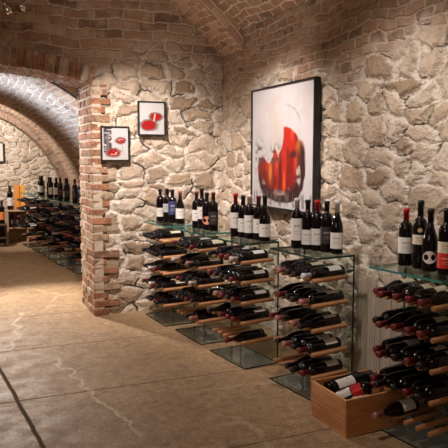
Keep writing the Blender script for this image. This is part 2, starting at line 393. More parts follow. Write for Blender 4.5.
# vault
RV = VR+0.12
def vault_pt(a, rad): return VC[0]+rad*math.cos(a), VC[1]+rad*math.sin(a)
a0 = math.acos((XW-VC[0])/RV)
grid('ceiling', lambda a, b: (*[(x, y1-(y1-y0)*a, z) for x, z in [vault_pt(a0+(math.pi-2*a0)*b, RV)]][0], a*(y1-y0), RV*(math.pi-2*a0)*b), 60, 60, M['vault'])
# transverse rib springing from the corner of back and right wall
def rib():
    ry0, ry1 = 5.42, YB+0.02; n = 64; V = []; F = []; UV = []; b0 = math.acos((XW-VC[0])/VR)
    for k in range(n+1):
        a = b0+(math.pi-2*b0)*k/n; s = a*VR
        xi, zi = vault_pt(a, VR); xo, zo = vault_pt(a, VR+0.16)
        V += [(xi, ry1, zi), (xi, ry0, zi), (xi, ry0, zi), (xo, ry0, zo)]
        UV += [(0, s), (0.48, s), (s, 0.0), (s, 0.16)]
    for k in range(n):
        p = 4*k; F.append((p, p+1, p+5, p+4)); F.append((p+2, p+3, p+7, p+6))
    return struct(link_mesh('trim_1', V, F, M['rib'], None, UV))
rib()

# ------------------------------------------------------------------ brick arch ring, jambs and soffit of the opening
def old_brick(name, c):
    t = NT(name); tc = t.n('ShaderNodeTexCoord'); P = tc.outputs['Object']
    n1 = t.noise(P, 14, 4, 0.65); n2 = t.noise(P, 55, 4, 0.7); n3 = t.noise(P, 7, 4, 0.7)
    col = t.mix(t.smooth(n1, 0.35, 0.65), c, tuple(x*0.5 for x in c))
    col = t.mix(t.smooth(n3, 0.54, 0.64, 0, 0.75), col, (0.58, 0.47, 0.36))
    col = t.mix(t.smooth(n2, 0.52, 0.68, 0, 0.6), col, tuple(x*0.4 for x in c))
    p = t.bsdf(col, 0.92, spec=0.12); t.bump(p, t.math('ADD', n1, t.math('MULTIPLY', n2, 0.6)), 0.014); return t.m
M['brick_a'] = [old_brick('old_brick_%s' % n, c) for n, c in
                (('red', (0.46, 0.22, 0.13)), ('tan', (0.54, 0.37, 0.24)), ('brown', (0.34, 0.19, 0.115)), ('pale', (0.70, 0.59, 0.47)))]
M['mortar'] = simple('rough_mortar', (0.72, 0.61, 0.49), 0.95, spec=0.1, nscale=18, ncol=(0.42, 0.33, 0.25), bump=0.01)
MATS = M['brick_a']+[M['mortar']]
def arch_ring():
    mb = MB(); cx, cz, rad = 0.1, 2.27-4.39, 4.39
    aR = math.acos((1.165-cx)/rad); aL = math.acos((-0.96-cx)/rad)
    n = 36
    for k in range(n):
        a = aR-0.004+(aL-aR+0.008)*(k+0.5)/n; wd = rad*(aL-aR)/n
        T = Matrix.Translation((cx, 0, cz)) @ Matrix.Rotation(-(a-math.pi/2), 4, 'Y')
        d = random.uniform(0.0, 0.02)
        mb.box(-wd/2+0.006, wd/2-0.006, YB-0.035-d, YB+0.12, rad, rad+0.155+random.uniform(-.012, .012), random.choice([0, 1, 1, 2, 3]), T, jit=0.004)
        # soffit bricks running back through the wall
        for q in range(4):
            mb.box(-wd/2+0.006, wd/2-0.006, YB+0.125+q*0.095, YB+0.21+q*0.095, rad, rad+0.06, random.choice([0, 2, 2, 1]), T, jit=0.003)
    nn = 40
    for k in range(nn):
        a = aR+(aL-aR)*(k+0.5)/nn; wd = rad*(aL-aR)/nn
        T = Matrix.Translation((cx, 0, cz)) @ Matrix.Rotation(-(a-math.pi/2), 4, 'Y')
        mb.box(-wd/2-0.002, wd/2+0.002, YB-0.030, 6.50, rad+0.012, rad+0.16, 4, T)
    return struct(mb.build('trim_2', MATS, bevel=0.004))
arch_ring()
def jamb(name, xf, sgn, top):
    """brick pier edge of the opening; sgn=+1 : wall lies to +x of xf"""
    mb = MB(); z = 0.0; k = 0; ch = 0.078
    mb.box(*(sorted((xf+sgn*0.006, xf+sgn*0.095))), YB-0.029, 6.50, 0.0, top+0.04, 4)
    while z < top-0.01:
        zt = min(z+ch-0.012, top); d = random.uniform(0, 0.006)
        wdt = (0.15 if k % 2 else 0.115)+random.uniform(-0.008, 0.035)
        if z < 0.7 and k % 2: wdt += 0.07
        mb.box(*(sorted((xf-sgn*d*0.4, xf+sgn*wdt))), YB-0.028-d, YB+0.11+(0.12 if k % 2 else 0), z+0.004, zt-0.003, random.choice([0, 0, 2, 0, 1]), jit=0.005)
        yy = YB+0.125+(0.12 if k % 2 else 0)
        while yy < 6.45:
            ye = min(yy+0.2, 6.5); mb.box(*(sorted((xf-sgn*random.uniform(0, .01), xf+sgn*0.1))), yy, ye-0.016, z+0.004, zt-0.003, random.choice([0, 1, 3, 3, 1] if z < 1.3 else [0, 0, 2, 1]), jit=0.005); yy = ye
        z += ch; k += 1
    return struct(mb.build(name, MATS, bevel=0.004))
jamb('trim_3', 1.155, 1, 2.135)
jamb('trim_4', -0.955, -1, 2.135)

# ------------------------------------------------------------------ far room: barrel vault along Y
BR_, BZ = 1.96, 0.454; fy0, fy1 = 6.5, 12.0
aS = math.asin(-BZ/BR_)
grid('ceiling_far', lambda a, b: (BR_*math.cos(t_ := (math.pi*b)), fy0+(fy1-fy0)*(1-a), BZ+BR_*math.sin(t_), a*(fy1-fy0), BR_*math.pi*b), 30, 72, M['far_vault'])
for nm, sx in (('wall_far_right', 1), ('wall_far_left', -1)):
    struct(link_mesh(nm, [(sx*1.96, fy0, 0), (sx*1.96, fy1, 0), (sx*1.96, fy1, BZ+.005), (sx*1.96, fy0, BZ+.005)], [(0, 1, 2, 3)], M['far_wall'], None, [(0, 0), (5.5, 0), (5.5, .46), (0, .46)]))
def arc_wall(name, y, mat, hole=False):
    n = 60
    return grid(name, lambda a, b: (-2.0+4.0*a, y, 2.45*b, -2+4*a, 2.45*b), 80, 50, mat,
                keep=(lambda x, yy, z: not in_opening(x, z, 0.09)) if hole else None)
arc_wall('wall_far_end', 12.0, M['far_wall'])
arc_wall('wall_far_front', 6.49, M['far_vault'], True)
def spandrel():
    V = []; F = []; n = 40
    for k in range(n+1):
        x = -1.1+2.3*k/n
        zo = 2.27-4.39+math.sqrt(4.45**2-(x-0.1)**2); zb = BZ+math.sqrt((BR_+0.02)**2-x*x)
        V += [(x, 6.495, min(zb, zo)-(0.0 if zb < zo else 0.0)), (x, 6.495, zo)]
    for k in range(n): F.append((2*k, 2*k+2, 2*k+3, 2*k+1))
    struct(link_mesh('trim_6', V, F, M['far_vault'], None, [(v[0], v[2]) for v in V]))
spandrel()
def far_rib():
    V = []; F = []; UV = []; n = 48
    for k in range(n+1):
        a = math.pi*k/n; s = a*1.9
        for rad, y, u in ((BR_, 11.55, 0), (BR_-0.10, 11.55, .1), (BR_-0.10, 11.99, .5)):
            V.append((rad*math.cos(a), y, BZ+rad*math.sin(a))); UV.append((u, s))
    for k in range(n):
        p = 3*k; F += [(p, p+1, p+4, p+3), (p+1, p+2, p+5, p+4)]
    struct(link_mesh('trim_5', V, F, M['far_rib'], None, UV))
far_rib()
struct(MB().box(-1.80, -1.76, 7.2, 8.05, 0.58, 0.62).box(-1.80, -1.76, 7.2, 8.05, 1.44, 1.48).box(-1.80, -1.76, 7.2, 7.24, 0.62, 1.44).box(-1.80, -1.76, 8.01, 8.05, 0.62, 1.44).build('window_1', M['light_wood']))

# ------------------------------------------------------------------ bottles
def bottle_profiles(kind, Lh, r):
    rn = 0.0145
    if kind == 'bordeaux':
        sh = 0.62*Lh
        pr = [(r*0.6, 0.004), (r*0.93, 0.0), (r, 0.006), (r, sh)] + [(rn+(r-rn)*math.cos(t)**0.9, sh+0.045*math.sin(t)) for t in np.linspace(0.2, 1.45, 7)] + [(rn, sh+0.06), (rn*0.98, Lh-0.022)]
        ls, lt = 0.17*Lh, 0.50*Lh
    else:
        sh = 0.45*Lh; r *= 1.06
        pr = [(r*0.6, 0.004), (r*0.93, 0.0), (r, 0.006), (r, sh)] + [(rn+(r-rn)*(0.5+0.5*math.cos(math.pi*t))**0.85, sh+0.34*Lh*t) for t in np.linspace(0.12, 1, 8)] + [(rn*0.98, Lh-0.022)]
        ls, lt = 0.14*Lh, 0.40*Lh
    pr += [(rn*1.18, Lh-0.020), (rn*1.18, Lh-0.006), (rn*1.02, Lh)]
    return pr, r, rn, ls, lt
mesh_cache = {}
def cached(key, maker):
    if key not in mesh_cache: mesh_cache[key] = maker()
    return mesh_cache[key]
def mk_mesh(nm, V, F, UV, mat, smooth=True):
    me = bpy.data.meshes.new(nm); me.from_pydata(V, [], F); me.materials.append(mat)
    ul = me.uv_layers.new(name='UVMap')
    for l in me.loops: ul.data[l.index].uv = UV[l.vertex_index]
    for p in me.polygons: p.use_smooth = smooth and len(p.vertices) <= 4
    me.update(); return me
def obj_of(me, name, parent): o = bpy.data.objects.new(name, me); COL.objects.link(o); o.parent = parent; return o
def bottle_parts(root, kind='bordeaux', Lh=0.31, r=0.0385, glass='bottle', foil='foil_black', label='label_white', label_rot=0.0, foil_len=0.062, lab_span=200, lab=None, extra=None, seg=20):
    key = (kind, round(Lh, 3), r)
    pr, rr, rn, ls, lt = bottle_profiles(kind, Lh, r)
    if lab: ls, lt = lab[0]*Lh, lab[1]*Lh
    me = cached(key+('b', glass, seg), lambda: mk_mesh('glass_body', *lathe(pr, seg), M[glass]))
    obj_of(me, 'glass_body', root)
    fp = [(rn+0.0012, Lh-foil_len), (rn+0.0010, Lh-0.0225), (rn*1.18+0.0012, Lh-0.021), (rn*1.18+0.0012, Lh-0.004), (rn*0.95, Lh+0.0012)]
    obj_of(cached((round(Lh, 3), 'f', foil, round(foil_len, 3), seg), lambda: mk_mesh('foil', *lathe(fp, seg), M[foil])), 'foil_capsule', root)
    if label:
        h = R(lab_span)/2
        me = cached(key+('l', label, lab_span, round(ls, 4), round(lt, 4)), lambda: mk_mesh('label', *lathe([(rr+0.0008, ls), (rr+0.0008, lt)], 16, -math.pi/2-h, -math.pi/2+h, cap=False), M[label]))
        o = obj_of(me, 'label', root); o.rotation_euler = (0, 0, label_rot)
    for (mat, za, zb, span) in (extra or []):
        hh = R(span)/2
        if zb is None:      # round disc sticker of angular size
            V = []; F = []; UV = []; n = 20; rad = rr*math.sin(R(span)/2) ; zc = za*Lh
            for k in range(n):
                a = 2*math.pi*k/n; dx = rad*math.cos(a); th = -math.pi/2+math.asin(max(-.99, min(.99, dx/rr)))
                V.append(((rr+0.0016)*math.cos(th), (rr+0.0016)*math.sin(th), zc+rad*math.sin(a))); UV.append((0.5+0.5*math.cos(a), 0.5+0.5*math.sin(a)))
            V.append((0, -(rr+0.0017), zc)); UV.append((.5, .5))
            for k in range(n): F.append((k, (k+1) % n, n))
            me = mk_mesh('round_label', V, F, UV, M[mat])
        else:
            me = mk_mesh('band_label', *lathe([(rr+0.0014, za*Lh), (rr+0.0014, zb*Lh)], 16, -math.pi/2-hh, -math.pi/2+hh, cap=False), M[mat])
        o = obj_of(me, 'label', root); o.rotation_euler = (0, 0, label_rot)
def face_cam(x, y): return math.atan2(x, y)*-1.0          # turn the label (local -Y) roughly to where the room is entered
TOPZ = 0.885
def stand_bottle(x, y, z, desc, group, turn=0.0, **kw):
    e = empty('wine_bottle', (x, y, z), face_cam(x, y)+turn)
    bottle_parts(e, **kw); return tag(e, desc, 'bottle', group)

# ------------------------------------------------------------------ racks
# (L corner x, y, rotation deg, peg row heights at the panel, name)
UNITS = [
 (2.060, 2.870, 7.5, [0.738, 0.580, 0.420, 0.260, 0.102], 'nearest rack of the front room'),
 (1.885, 3.710, 7.0, [0.738, 0.583, 0.432, 0.285, 0.140], 'second nearest rack of the front room'),
 (1.745, 4.440, 7.5, [0.745, 0.603, 0.458, 0.316, 0.174], 'middle rack of the front room'),
 (1.690, 5.110, 5.5, [0.745, 0.603, 0.458, 0.316, 0.174], 'second farthest rack of the front room'),
 (1.610, 5.750, 4.5, [0.745, 0.603, 0.458, 0.316, 0.174], 'farthest rack of the front room'),
]
FAR = [
 (1.42, 7.93, 6.0), (1.34, 8.62, 6.0), (1.24, 9.30, 6.0), (1.18, 10.00, 6.0), (1.10, 10.72, 6.0), (1.02, 11.35, 6.0)]
W_, D_ = 0.50, 0.285           # length of the front edge, depth towards the wall
TILT = R(1.3)
def sheet(name, x0, x1, y0, y1, z0, z1, thin, edge, root):
    mi = {'z': [0, 0, 1, 1, 1, 1], 'x': [1, 1, 1, 1, 0, 0]}[thin]
    return MB().box(x0, x1, y0, y1, z0, z1, mi).build(name, [M['glass'], M[edge]], root)
def peg_mesh():
    r = 0.0145; Lp = 0.270
    V, F, UV = lathe([(r*0.72, 0), (r, 0.004), (r, Lp-0.004), (r*0.72, Lp)], 14)
    V = [(z, y, -x) for x, y, z in V]    # lay along +X
    return mk_mesh('peg', V, F, UV, M['peg'])
PEG = peg_mesh()
FERR = mk_mesh('peg_collar', *(lambda a: ([(z, y, -x) for x, y, z in a[0]], a[1], a[2]))(lathe([(0.0165, 0), (0.0165, 0.004)], 14)), M['chrome'])
def rack(x, y, rot, rows, label, far=False, skip=()):
    root = empty('glass_wine_rack', (x, y, 0), R(rot))
    edge = 'glass_edge_teal' if far or y > 4.6 or y < 3 else 'glass_edge_shaded'
    sheet('top_shelf', 0, D_, -W_, 0, 0.873, 0.885, 'z', edge, root)
    sheet('base_plate', 0, D_, -W_, 0, 0.0, 0.009, 'z', 'glass_edge_dark', root)
    sheet('back_panel', D_-0.013, D_, -W_, 0, 0.0095, 0.8725, 'x', 'glass_edge_dark', root)
    for ri, z in enumerate(rows):
        for k in range(6):
            if (ri, k) in skip: continue
            p = obj_of(PEG, 'peg', root)
            p.location = (0.001, -(0.05+0.08*k), z+0.005-0.272*math.sin(TILT)); p.rotation_euler = (0, -TILT, 0)
    return tag(root, label, 'wine rack', 'glass wine racks along the far vault wall' if far else 'glass wine racks along the stone wall')
ORD = ['farthest', 'second from the back', 'middle', 'second from the front', 'front']
def lying(unit, slot, z, ri, rowname, rackname, protr, grp, joined=None, **kw):
    x, y, rot = unit[:3]; c, s = math.cos(R(rot)), math.sin(R(rot))
    zc = z+0.002+0.0335
    ly = -(0.09+0.08*slot)
    if unit is UNITS[0] and ri == 4: ly = -0.198; zc += 0.006
    b = Vector((c*math.cos(TILT), s*math.cos(TILT), math.sin(TILT)))    # towards the panel, slightly rising
    Lh = kw.get('Lh', 0.31)
    tip_x = -protr; base_x = tip_x+Lh
    base = Vector((x+c*base_x-s*ly, y+s*base_x+c*ly, zc+(base_x-0.25)*math.sin(TILT)))
    zax = -b; xax = Vector((0, 0, 1)).cross(zax).normalized(); yax = zax.cross(xax)
    Mx = Matrix((xax, yax, zax)).transposed().to_4x4()
    roll = kw.pop('roll', 0.0)
    e = empty('wine_bottle'); e.matrix_world = Matrix.Translation(base) @ Mx @ Matrix.Rotation(roll, 4, 'Z')
    return e
ROWN = ['top', 'second', 'third', 'fourth', 'bottom']
FO = ['foil_black']*6+['foil_maroon']*2+['foil_pink', 'foil_cream', 'foil_maroon']
FN = {'foil_black': 'black foil', 'foil_maroon': 'maroon foil', 'foil_cream': 'cream foil', 'foil_pink': 'pink foil', 'foil_red': 'red foil', 'foil_white': 'white foil'}
LN = {'label_white': 'white label', 'label_cream': 'cream label', 'label_grey': 'grey label', None: 'no visible label', 'label_dark': 'dark label', 'label_blue': 'blue label'}
SKIPB = {0: {(4, 0), (4, 1), (4, 3), (4, 4)}, 1: {(3, 0), (4, 0), (4, 1), (2, 2)}, 2: {(0, 1), (3, 1), (4, 0), (4, 1), (4, 2), (4, 3)}, 3: {(4, 0), (4, 1), (4, 2), (1, 1)}, 4: {(4, 0), (0, 4), (2, 4)}}
for ui, U in enumerate(UNITS):
    rn = U[4]
    look = ['cut by the right edge', 'behind the wooden crate', 'below the painting', 'round salmon bottle label on top', 'beside the back wall'][ui]
    rack(*U[:3], U[3], 'glass rack with wooden pegs, %s, %s' % (rn.replace(' rack of the front room', ' of five'), look), skip={(4, 0), (4, 1)} if ui == 0 else ())
    rr = random.Random(100+ui)
    for ri, z in enumerate(U[3]):
        for sl in range(5):
            if (ri, sl) in SKIPB[ui]: continue
            front = sl == 4
            foil = rr.choice(FO); lab = rr.choice(['label_white', None, None, 'label_cream', 'label_grey', None, 'label_dark'])
            if ui == 0:
                foil = rr.choice(['foil_maroon', 'foil_maroon', 'foil_black']); lab = rr.choice([None, 'label_cream', None, 'label_grey', 'label_dark', 'label_dark'])
                if ri == 4: foil = 'foil_pink'; lab = 'label_white'
            if front and ui in (1, 2): lab = 'label_white' if ri < 4 else None
            if ui == 1 and front: foil = ['foil_white', 'foil_pink', 'foil_black', 'foil_maroon', 'foil_maroon'][ri]
            if ui == 1 and ri == 4 and front: lab = 'label_white'
            pro = rr.uniform(0.045, 0.068)
            if ui == 0: pro = [0.032, 0.085, 0.055, 0.045, 0.04][sl]+rr.uniform(-0.002, 0.010)+(0.070 if ri == 4 else 0)
            if ui == 2 and ri == 4: pro += 0.04
            Lh = rr.choice([0.298, 0.305, 0.312]) if not (ui == 0 and sl == 0) else 0.298; kind = rr.choice(['bordeaux', 'bordeaux', 'bordeaux', 'burgundy'])
            e = lying(U, sl, z, ri, None, rn, pro, None, Lh=Lh, roll=(R(-160)+rr.uniform(-0.3, 0.3)) if sl == 4 else R(-180)+rr.uniform(-1.6, 1.6))
            bottle_parts(e, kind=kind, Lh=Lh, r=0.0392 if kind == 'bordeaux' else 0.0370, foil=foil, label=lab, lab_span=150, foil_len=rr.choice([0.055, 0.065, 0.075]), lab=(0.10, 0.40))
            txt = 'lying bottle, %s, %s, %s peg row, %s' % (FN[foil], ORD[sl], ROWN[ri], rn.replace(' of the front room', ''))
            tag(e, txt, 'bottle', 'bottles lying on the pegs of the front room racks')

# bottles standing on the racks' tops
G = 'bottles standing on the glass rack tops'
Z = TOPZ+0.0005
stand_bottle(2.262, 2.820, Z, 'dark bottle with bright red foil and white label, leftmost on the nearest rack top', G, foil='foil_red', Lh=0.312, foil_len=0.078, lab=(0.22, 0.50), label='label_white')
stand_bottle(2.269, 2.713, Z, 'tallest bottle on the nearest rack top, small gold medal above a cream band label', G, foil='foil_black', Lh=0.362, r=0.037, foil_len=0.085, lab=(0.36, 0.50), label='label_cream', extra=[('gold', 0.57, None, 38)])
stand_bottle(2.262, 2.625, Z, 'slope-shouldered dark bottle with a round white label on the nearest rack top', G, kind='burgundy', foil='foil_black', Lh=0.325, r=0.038, foil_len=0.07, label=None, extra=[('label_round', 0.23, None, 110)])
stand_bottle(2.268, 2.515, Z, 'dark bottle with cream and bright red label, rightmost on the nearest rack top', G, foil='foil_black', Lh=0.335, r=0.038, foil_len=0.07, lab=(0.33, 0.50), label='label_cream', extra=[('label_red', 0.10, 0.33, 200)])
U2 = 'on the second nearest rack top'
stand_bottle(2.050, 3.652, Z, 'cream-foiled dark bottle, leftmost of five '+U2, G, foil='foil_cream', Lh=0.325, lab=(0.16, 0.60), foil_len=0.07)
stand_bottle(2.085, 3.575, Z, 'black-foiled bottle with white label, second from left '+U2, G, foil='foil_black', Lh=0.318, lab=(0.10, 0.40))
stand_bottle(2.110, 3.498, Z, 'red-foiled bottle with white label, middle of five '+U2, G, foil='foil_red', Lh=0.32, foil_len=0.07, lab=(0.12, 0.44))
stand_bottle(2.130, 3.418, Z, 'plain dark bottle with dark label, second from right '+U2, G, foil='foil_black', Lh=0.318, label='label_dark')
stand_bottle(2.152, 3.335, Z, 'slope-shouldered white-foiled bottle with white label, rightmost of five '+U2, G, kind='burgundy', foil='foil_white', Lh=0.328, foil_len=0.075, lab=(0.10, 0.40), r=0.036)
U3 = 'on the middle rack top'
stand_bottle(1.930, 4.375, Z, 'red-foiled bottle with white label, leftmost of five '+U3, G, foil='foil_red', Lh=0.322, foil_len=0.08, lab=(0.2, 0.56))
stand_bottle(1.955, 4.292, Z, 'black-foiled bottle with low white label, second from left '+U3, G, foil='foil_black', Lh=0.31, lab=(0.14, 0.46))
stand_bottle(1.968, 4.208, Z, 'cream-foiled bottle with large white label, middle of five '+U3, G, foil='foil_cream', Lh=0.318, lab=(0.14, 0.54), foil_len=0.07)
stand_bottle(2.000, 4.124, Z, 'dark-foiled bottle with pale label, second from right '+U3, G, foil='foil_maroon', Lh=0.315, lab=(0.16, 0.48), foil_len=0.07)
stand_bottle(2.008, 4.040, Z, 'slope-shouldered black bottle with white label, rightmost of five '+U3, G, kind='burgundy', foil='foil_black', Lh=0.325, lab=(0.10, 0.38), r=0.037)
U4_ = 'on the second farthest rack top'
stand_bottle(1.865, 5.040, Z, 'bottle with maroon foil and pale label, leftmost of four '+U4_, G, foil='foil_maroon', Lh=0.305, lab=(0.2, 0.5))
stand_bottle(1.880, 4.952, Z, 'tallest black-foiled bottle with white label, second from left '+U4_, G, foil='foil_black', Lh=0.335, lab=(0.25, 0.55))
stand_bottle(1.890, 4.866, Z, 'bottle with round salmon label, second from right '+U4_, G, foil='foil_black', Lh=0.305, label=None, extra=[('label_salmon', 0.26, None, 125)])
stand_bottle(1.915, 4.784, Z, 'plain dark bottle with dark label, rightmost of four '+U4_, G, foil='foil_maroon', Lh=0.31, label='label_dark')
U5 = 'on the farthest rack top'
stand_bottle(1.750, 5.700, Z, 'black-foiled bottle with white label, leftmost of four '+U5, G, foil='foil_black', Lh=0.30, lab=(0.15, 0.42))
stand_bottle(1.790, 5.618, Z, 'black-foiled bottle with grey label, second from left '+U5, G, foil='foil_black', Lh=0.305, label='label_grey', lab=(0.3, 0.55))
stand_bottle(1.815, 5.535, Z, 'black bottle with blue label, second from right '+U5, G, foil='foil_black', Lh=0.30, label='label_blue', lab=(0.25, 0.65))
stand_bottle(1.850, 5.420, Z, 'pink-foiled slope-shouldered bottle with white label, rightmost of four '+U5, G, kind='burgundy', foil='foil_pink', Lh=0.298, lab=(0.16, 0.46), foil_len=0.05)

# ------------------------------------------------------------------ far room racks and bottles (a few pixels each)
def join_parts(kind, Lh, r, foil, label):
    """one mesh with three materials for the tiny far bottles"""
    pr, rr, rn, ls, lt = bottle_profiles(kind, Lh, r)
    V, F, UV = lathe(pr, 12); mi = [0]*len(F); V = list(V); UV = list(UV)
    for prof, k, a0_, a1_ in (([(rn+.0014, Lh-.065), (rn+.004, Lh-.004), (rn*.9, Lh+.001)], 1, 0, 2*math.pi), ([(rr+.001, ls), (rr+.001, lt)], 2, -math.pi/2-1.7, -math.pi/2+1.7)):
        v, f, u = lathe(prof, 12, a0_, a1_, cap=(k == 1)); b = len(V); V += v; UV += u
        F += [tuple(b+i for i in q) for q in f]; mi += [k]*len(f)
    me = bpy.data.meshes.new('wine_bottle'); me.from_pydata(V, [], F)
    for m in ('bottle', foil, label): me.materials.append(M[m])
    ul = me.uv_layers.new(name='UVMap')
    for l in me.loops: ul.data[l.index].uv = UV[l.vertex_index]
    for p, k in zip(me.polygons, mi): p.material_index = k; p.use_smooth = len(p.vertices) <= 4
    return me
FM = [join_parts('bordeaux', 0.30, 0.0355, 'foil_black', 'label_white'), join_parts('bordeaux', 0.30, 0.0355, 'foil_maroon', 'label_dark'),
      join_parts('bordeaux', 0.31, 0.0355, 'foil_black', 'label_dark'), join_parts('burgundy', 0.31, 0.0345, 'foil_maroon', 'label_grey'),
      join_parts('bordeaux', 0.30, 0.0355, 'foil_red', 'label_dark'), join_parts('bordeaux', 0.30, 0.0355, 'foil_black', 'label_cream')]
FMN = ['black-foiled', 'maroon-foiled', 'plain black', 'slope-shouldered', 'red-foiled', 'cream-labelled']; KW = [0, 0, 1, 2, 2, 2, 2, 3, 3, 5]
FN2 = ['nearest', 'second', 'third', 'fourth', 'fifth', 'farthest']
proto_rows = UNITS[3][3]
rr = random.Random(5)
for ui, U in enumerate(FAR):
    rack(*U, proto_rows, 'small-looking glass rack with pegs beyond the archway, %s of the far row' % FN2[ui], far=True)
    for ri, z in enumerate(proto_rows):
        for sl in range(5):
            if ri == 4 and sl < 3: continue
            if ui >= 4 and sl in (1, 3): continue
            if rr.random() < 0.10: continue
            k = rr.choice(KW)
            Lh = 0.30 if k in (0, 1, 4, 5) else 0.31
            e0 = lying(U, sl, z, ri, None, '', rr.uniform(0.075, 0.10), None, Lh=Lh, roll=R(-165)+rr.uniform(-.5, .5))
            o = bpy.data.objects.new('wine_bottle', FM[k]); COL.objects.link(o); o.matrix_world = e0.matrix_world.copy()
            bpy.data.objects.remove(e0)
            tag(o, '%s lying bottle, %s, %s peg row, %s rack beyond the archway' % (FMN[k], ORD[sl], ROWN[ri], FN2[ui]), 'bottle', 'bottles lying on the racks beyond the archway')
    # standing ones
def far_stand(x, y, z, k, label, sc=1.0, group='bottles standing on the racks beyond the archway'):
    o = bpy.data.objects.new('wine_bottle', FM[k]); COL.objects.link(o); o.location = (x, y, z); o.rotation_euler = (0, 0, face_cam(x, y)); o.scale = (sc, sc, sc)
    return tag(o, label, 'bottle', group)
far_top = [(0, -0.12, 0, 'black bottle'), (0, -0.24, 2, 'dark bottle'), (1, -0.10, 2, 'plain dark bottle'), (1, -0.22, 0, 'white-labelled bottle'), (1, -0.36, 4, 'red-foiled bottle'),
           (2, -0.12, 2, 'tall dark bottle'), (2, -0.24, 3, 'slope-shouldered bottle'), (2, -0.36, 2, 'black bottle'),
           (3, -0.10, 1, 'maroon-foiled bottle'), (3, -0.24, 0, 'white-labelled bottle'), (3, -0.36, 5, 'cream-labelled bottle'), (4, -0.14, 0, 'white-labelled bottle'), (4, -0.26, 2, 'dark bottle'), (4, -0.38, 0, 'black-foiled bottle')]
seen = {}
for (u, ly, k, nm) in far_top:
    x, y, rot = FAR[u]; c, s = math.cos(R(rot)), math.sin(R(rot)); lx = 0.13+rr.uniform(-.03, .03)
    i = seen.get(u, 0); seen[u] = i+1
    far_stand(x+c*lx-s*ly, y+s*lx+c*ly, Z, k, '%s standing %s on the %s rack top beyond the archway' % (nm, ['leftmost', 'next to leftmost', 'third from left'][i], FN2[u]))

# low cabinet by the far wall with magnum, gift boxes
def bench(name, x0, x1, y0, y1, h, shelf_z, mat, top, label):
    root = empty(name, ((x0+x1)/2, (y0+y1)/2, 0)); w2, d2 = (x1-x0)/2, (y1-y0)/2
    MB().box(-w2, w2, -d2, d2, h-0.03, h).build('top_board', M[top], root, bevel=0.004)
    for s in (-1, 1): MB().box(s*(w2-0.012)-0.012, s*(w2-0.012)+0.012, -d2+.005, d2-.005, 0, h-0.0302).build('side_panel', M[mat], root)
    MB().box(-w2+0.025, w2-0.025, -d2+.01, d2-.01, shelf_z-0.02, shelf_z).build('shelf', M[mat], root)
    MB().box(-w2+0.025, w2-0.025, d2-0.009, d2, 0.02, h-0.031).build('back_panel', M[mat], root)
    return tag(root, label, 'cabinet')
bench('wooden_cabinet', 0.80, 1.15, 11.56, 11.90, 0.575, 0.27, 'light_wood', 'light_wood', 'low open wooden cabinet holding the magnum, against the far end wall')
bench('wooden_cabinet', 0.30, 0.77, 11.10, 11.45, 0.38, 0.16, 'dark_wood', 'dark_wood', 'dark low wooden cabinet at the left edge, far room')
far_stand(0.87, 11.68, 0.576, 0, 'tall white-labelled magnum bottle standing left of the orange gift boxes', 1.40, 'bottles on the far cabinets')
for i, (x, mt, nm) in enumerate(((0.985, 'orange_card', 'left orange gift box'), (1.075, 'yellow_card', 'right ochre gift box'))):
    root = empty('gift_box', (x, 11.68+0.02*i, 0.576))
    MB().box(-.040, .040, -.05, .05, 0, 0.37).build('carton', M[mt], root, bevel=0.002)
    MB().box(-.041, .041, -.051, .051, 0.3705, 0.42).build('lid', M[mt], root, bevel=0.002)
    tag(root, 'tall %s standing beside the magnum in the far room' % nm, 'gift box', 'tall orange gift boxes')
far_stand(0.89, 11.66, 0.2705, 2, 'left dark bottle on the lower shelf of the pale far cabinet', 0.88, 'bottles on the far cabinets')
far_stand(0.98, 11.66, 0.2705, 2, 'right dark bottle on the lower shelf of the pale far cabinet', 0.88, 'bottles on the far cabinets')
FM.append(join_parts('bordeaux', 0.31, 0.0355, 'foil_black', 'label_orange'))
far_stand(0.70, 11.25, 0.381, 6, 'bottle with orange label on the dark cabinet, far room left edge', 1.25, 'bottles on the far cabinets')

# ------------------------------------------------------------------ pictures
def canvas(name, w_, h_, paint, parent, nx, ny):
    V = []; F = []; cols = []
    for j in range(ny+1):
        for i in range(nx+1):
            V.append(((i/nx-0.5)*w_, 0, (j/ny-0.5)*h_))
    uu, vv = np.meshgrid(np.linspace(0, 1, nx+1), np.linspace(0, 1, ny+1))
    C = paint(uu, vv).reshape(-1, 3)
    for j in range(ny):
        for i in range(nx):
            a = j*(nx+1)+i; F.append((a, a+1, a+nx+2, a+nx+1))
    me = bpy.data.meshes.new(name); me.from_pydata(V, [], F)
    at = me.color_attributes.new('paint', 'FLOAT_COLOR', 'POINT')
    at.data.foreach_set('color', np.hstack([C, np.ones((len(C), 1))]).astype(np.float32).ravel())
    t = NT(name+'_paint'); a = t.n('ShaderNodeAttribute'); a.attribute_name = 'paint'
    t.bsdf(a.outputs['Color'], 0.45, spec=0.35); me.materials.append(t.m)
    o = bpy.data.objects.new(name, me); COL.objects.link(o); o.parent = parent; return o
def vnoise(u, v, s, seed, sy=None):
    sy = sy or s; r_ = np.random.RandomState(seed); n = 64; g = r_.rand(n, n)
    x, y = u*s, v*sy; xi, yi = np.floor(x).astype(int), np.floor(y).astype(int); fx, fy = x-xi, y-yi
    fx = fx*fx*(3-2*fx); fy = fy*fy*(3-2*fy)
    G_ = lambda a, b: g[a % n, b % n]
    return (G_(xi, yi)*(1-fx)+G_(xi+1, yi)*fx)*(1-fy)+(G_(xi, yi+1)*(1-fx)+G_(xi+1, yi+1)*fx)*fy
def sm(x, a, b): t_ = np.clip((x-a)/(b-a+1e-12), 0, 1); return t_*t_*(3-2*t_)
def over(C, m, col): return C*(1-m[..., None])+np.array(col)*m[..., None]
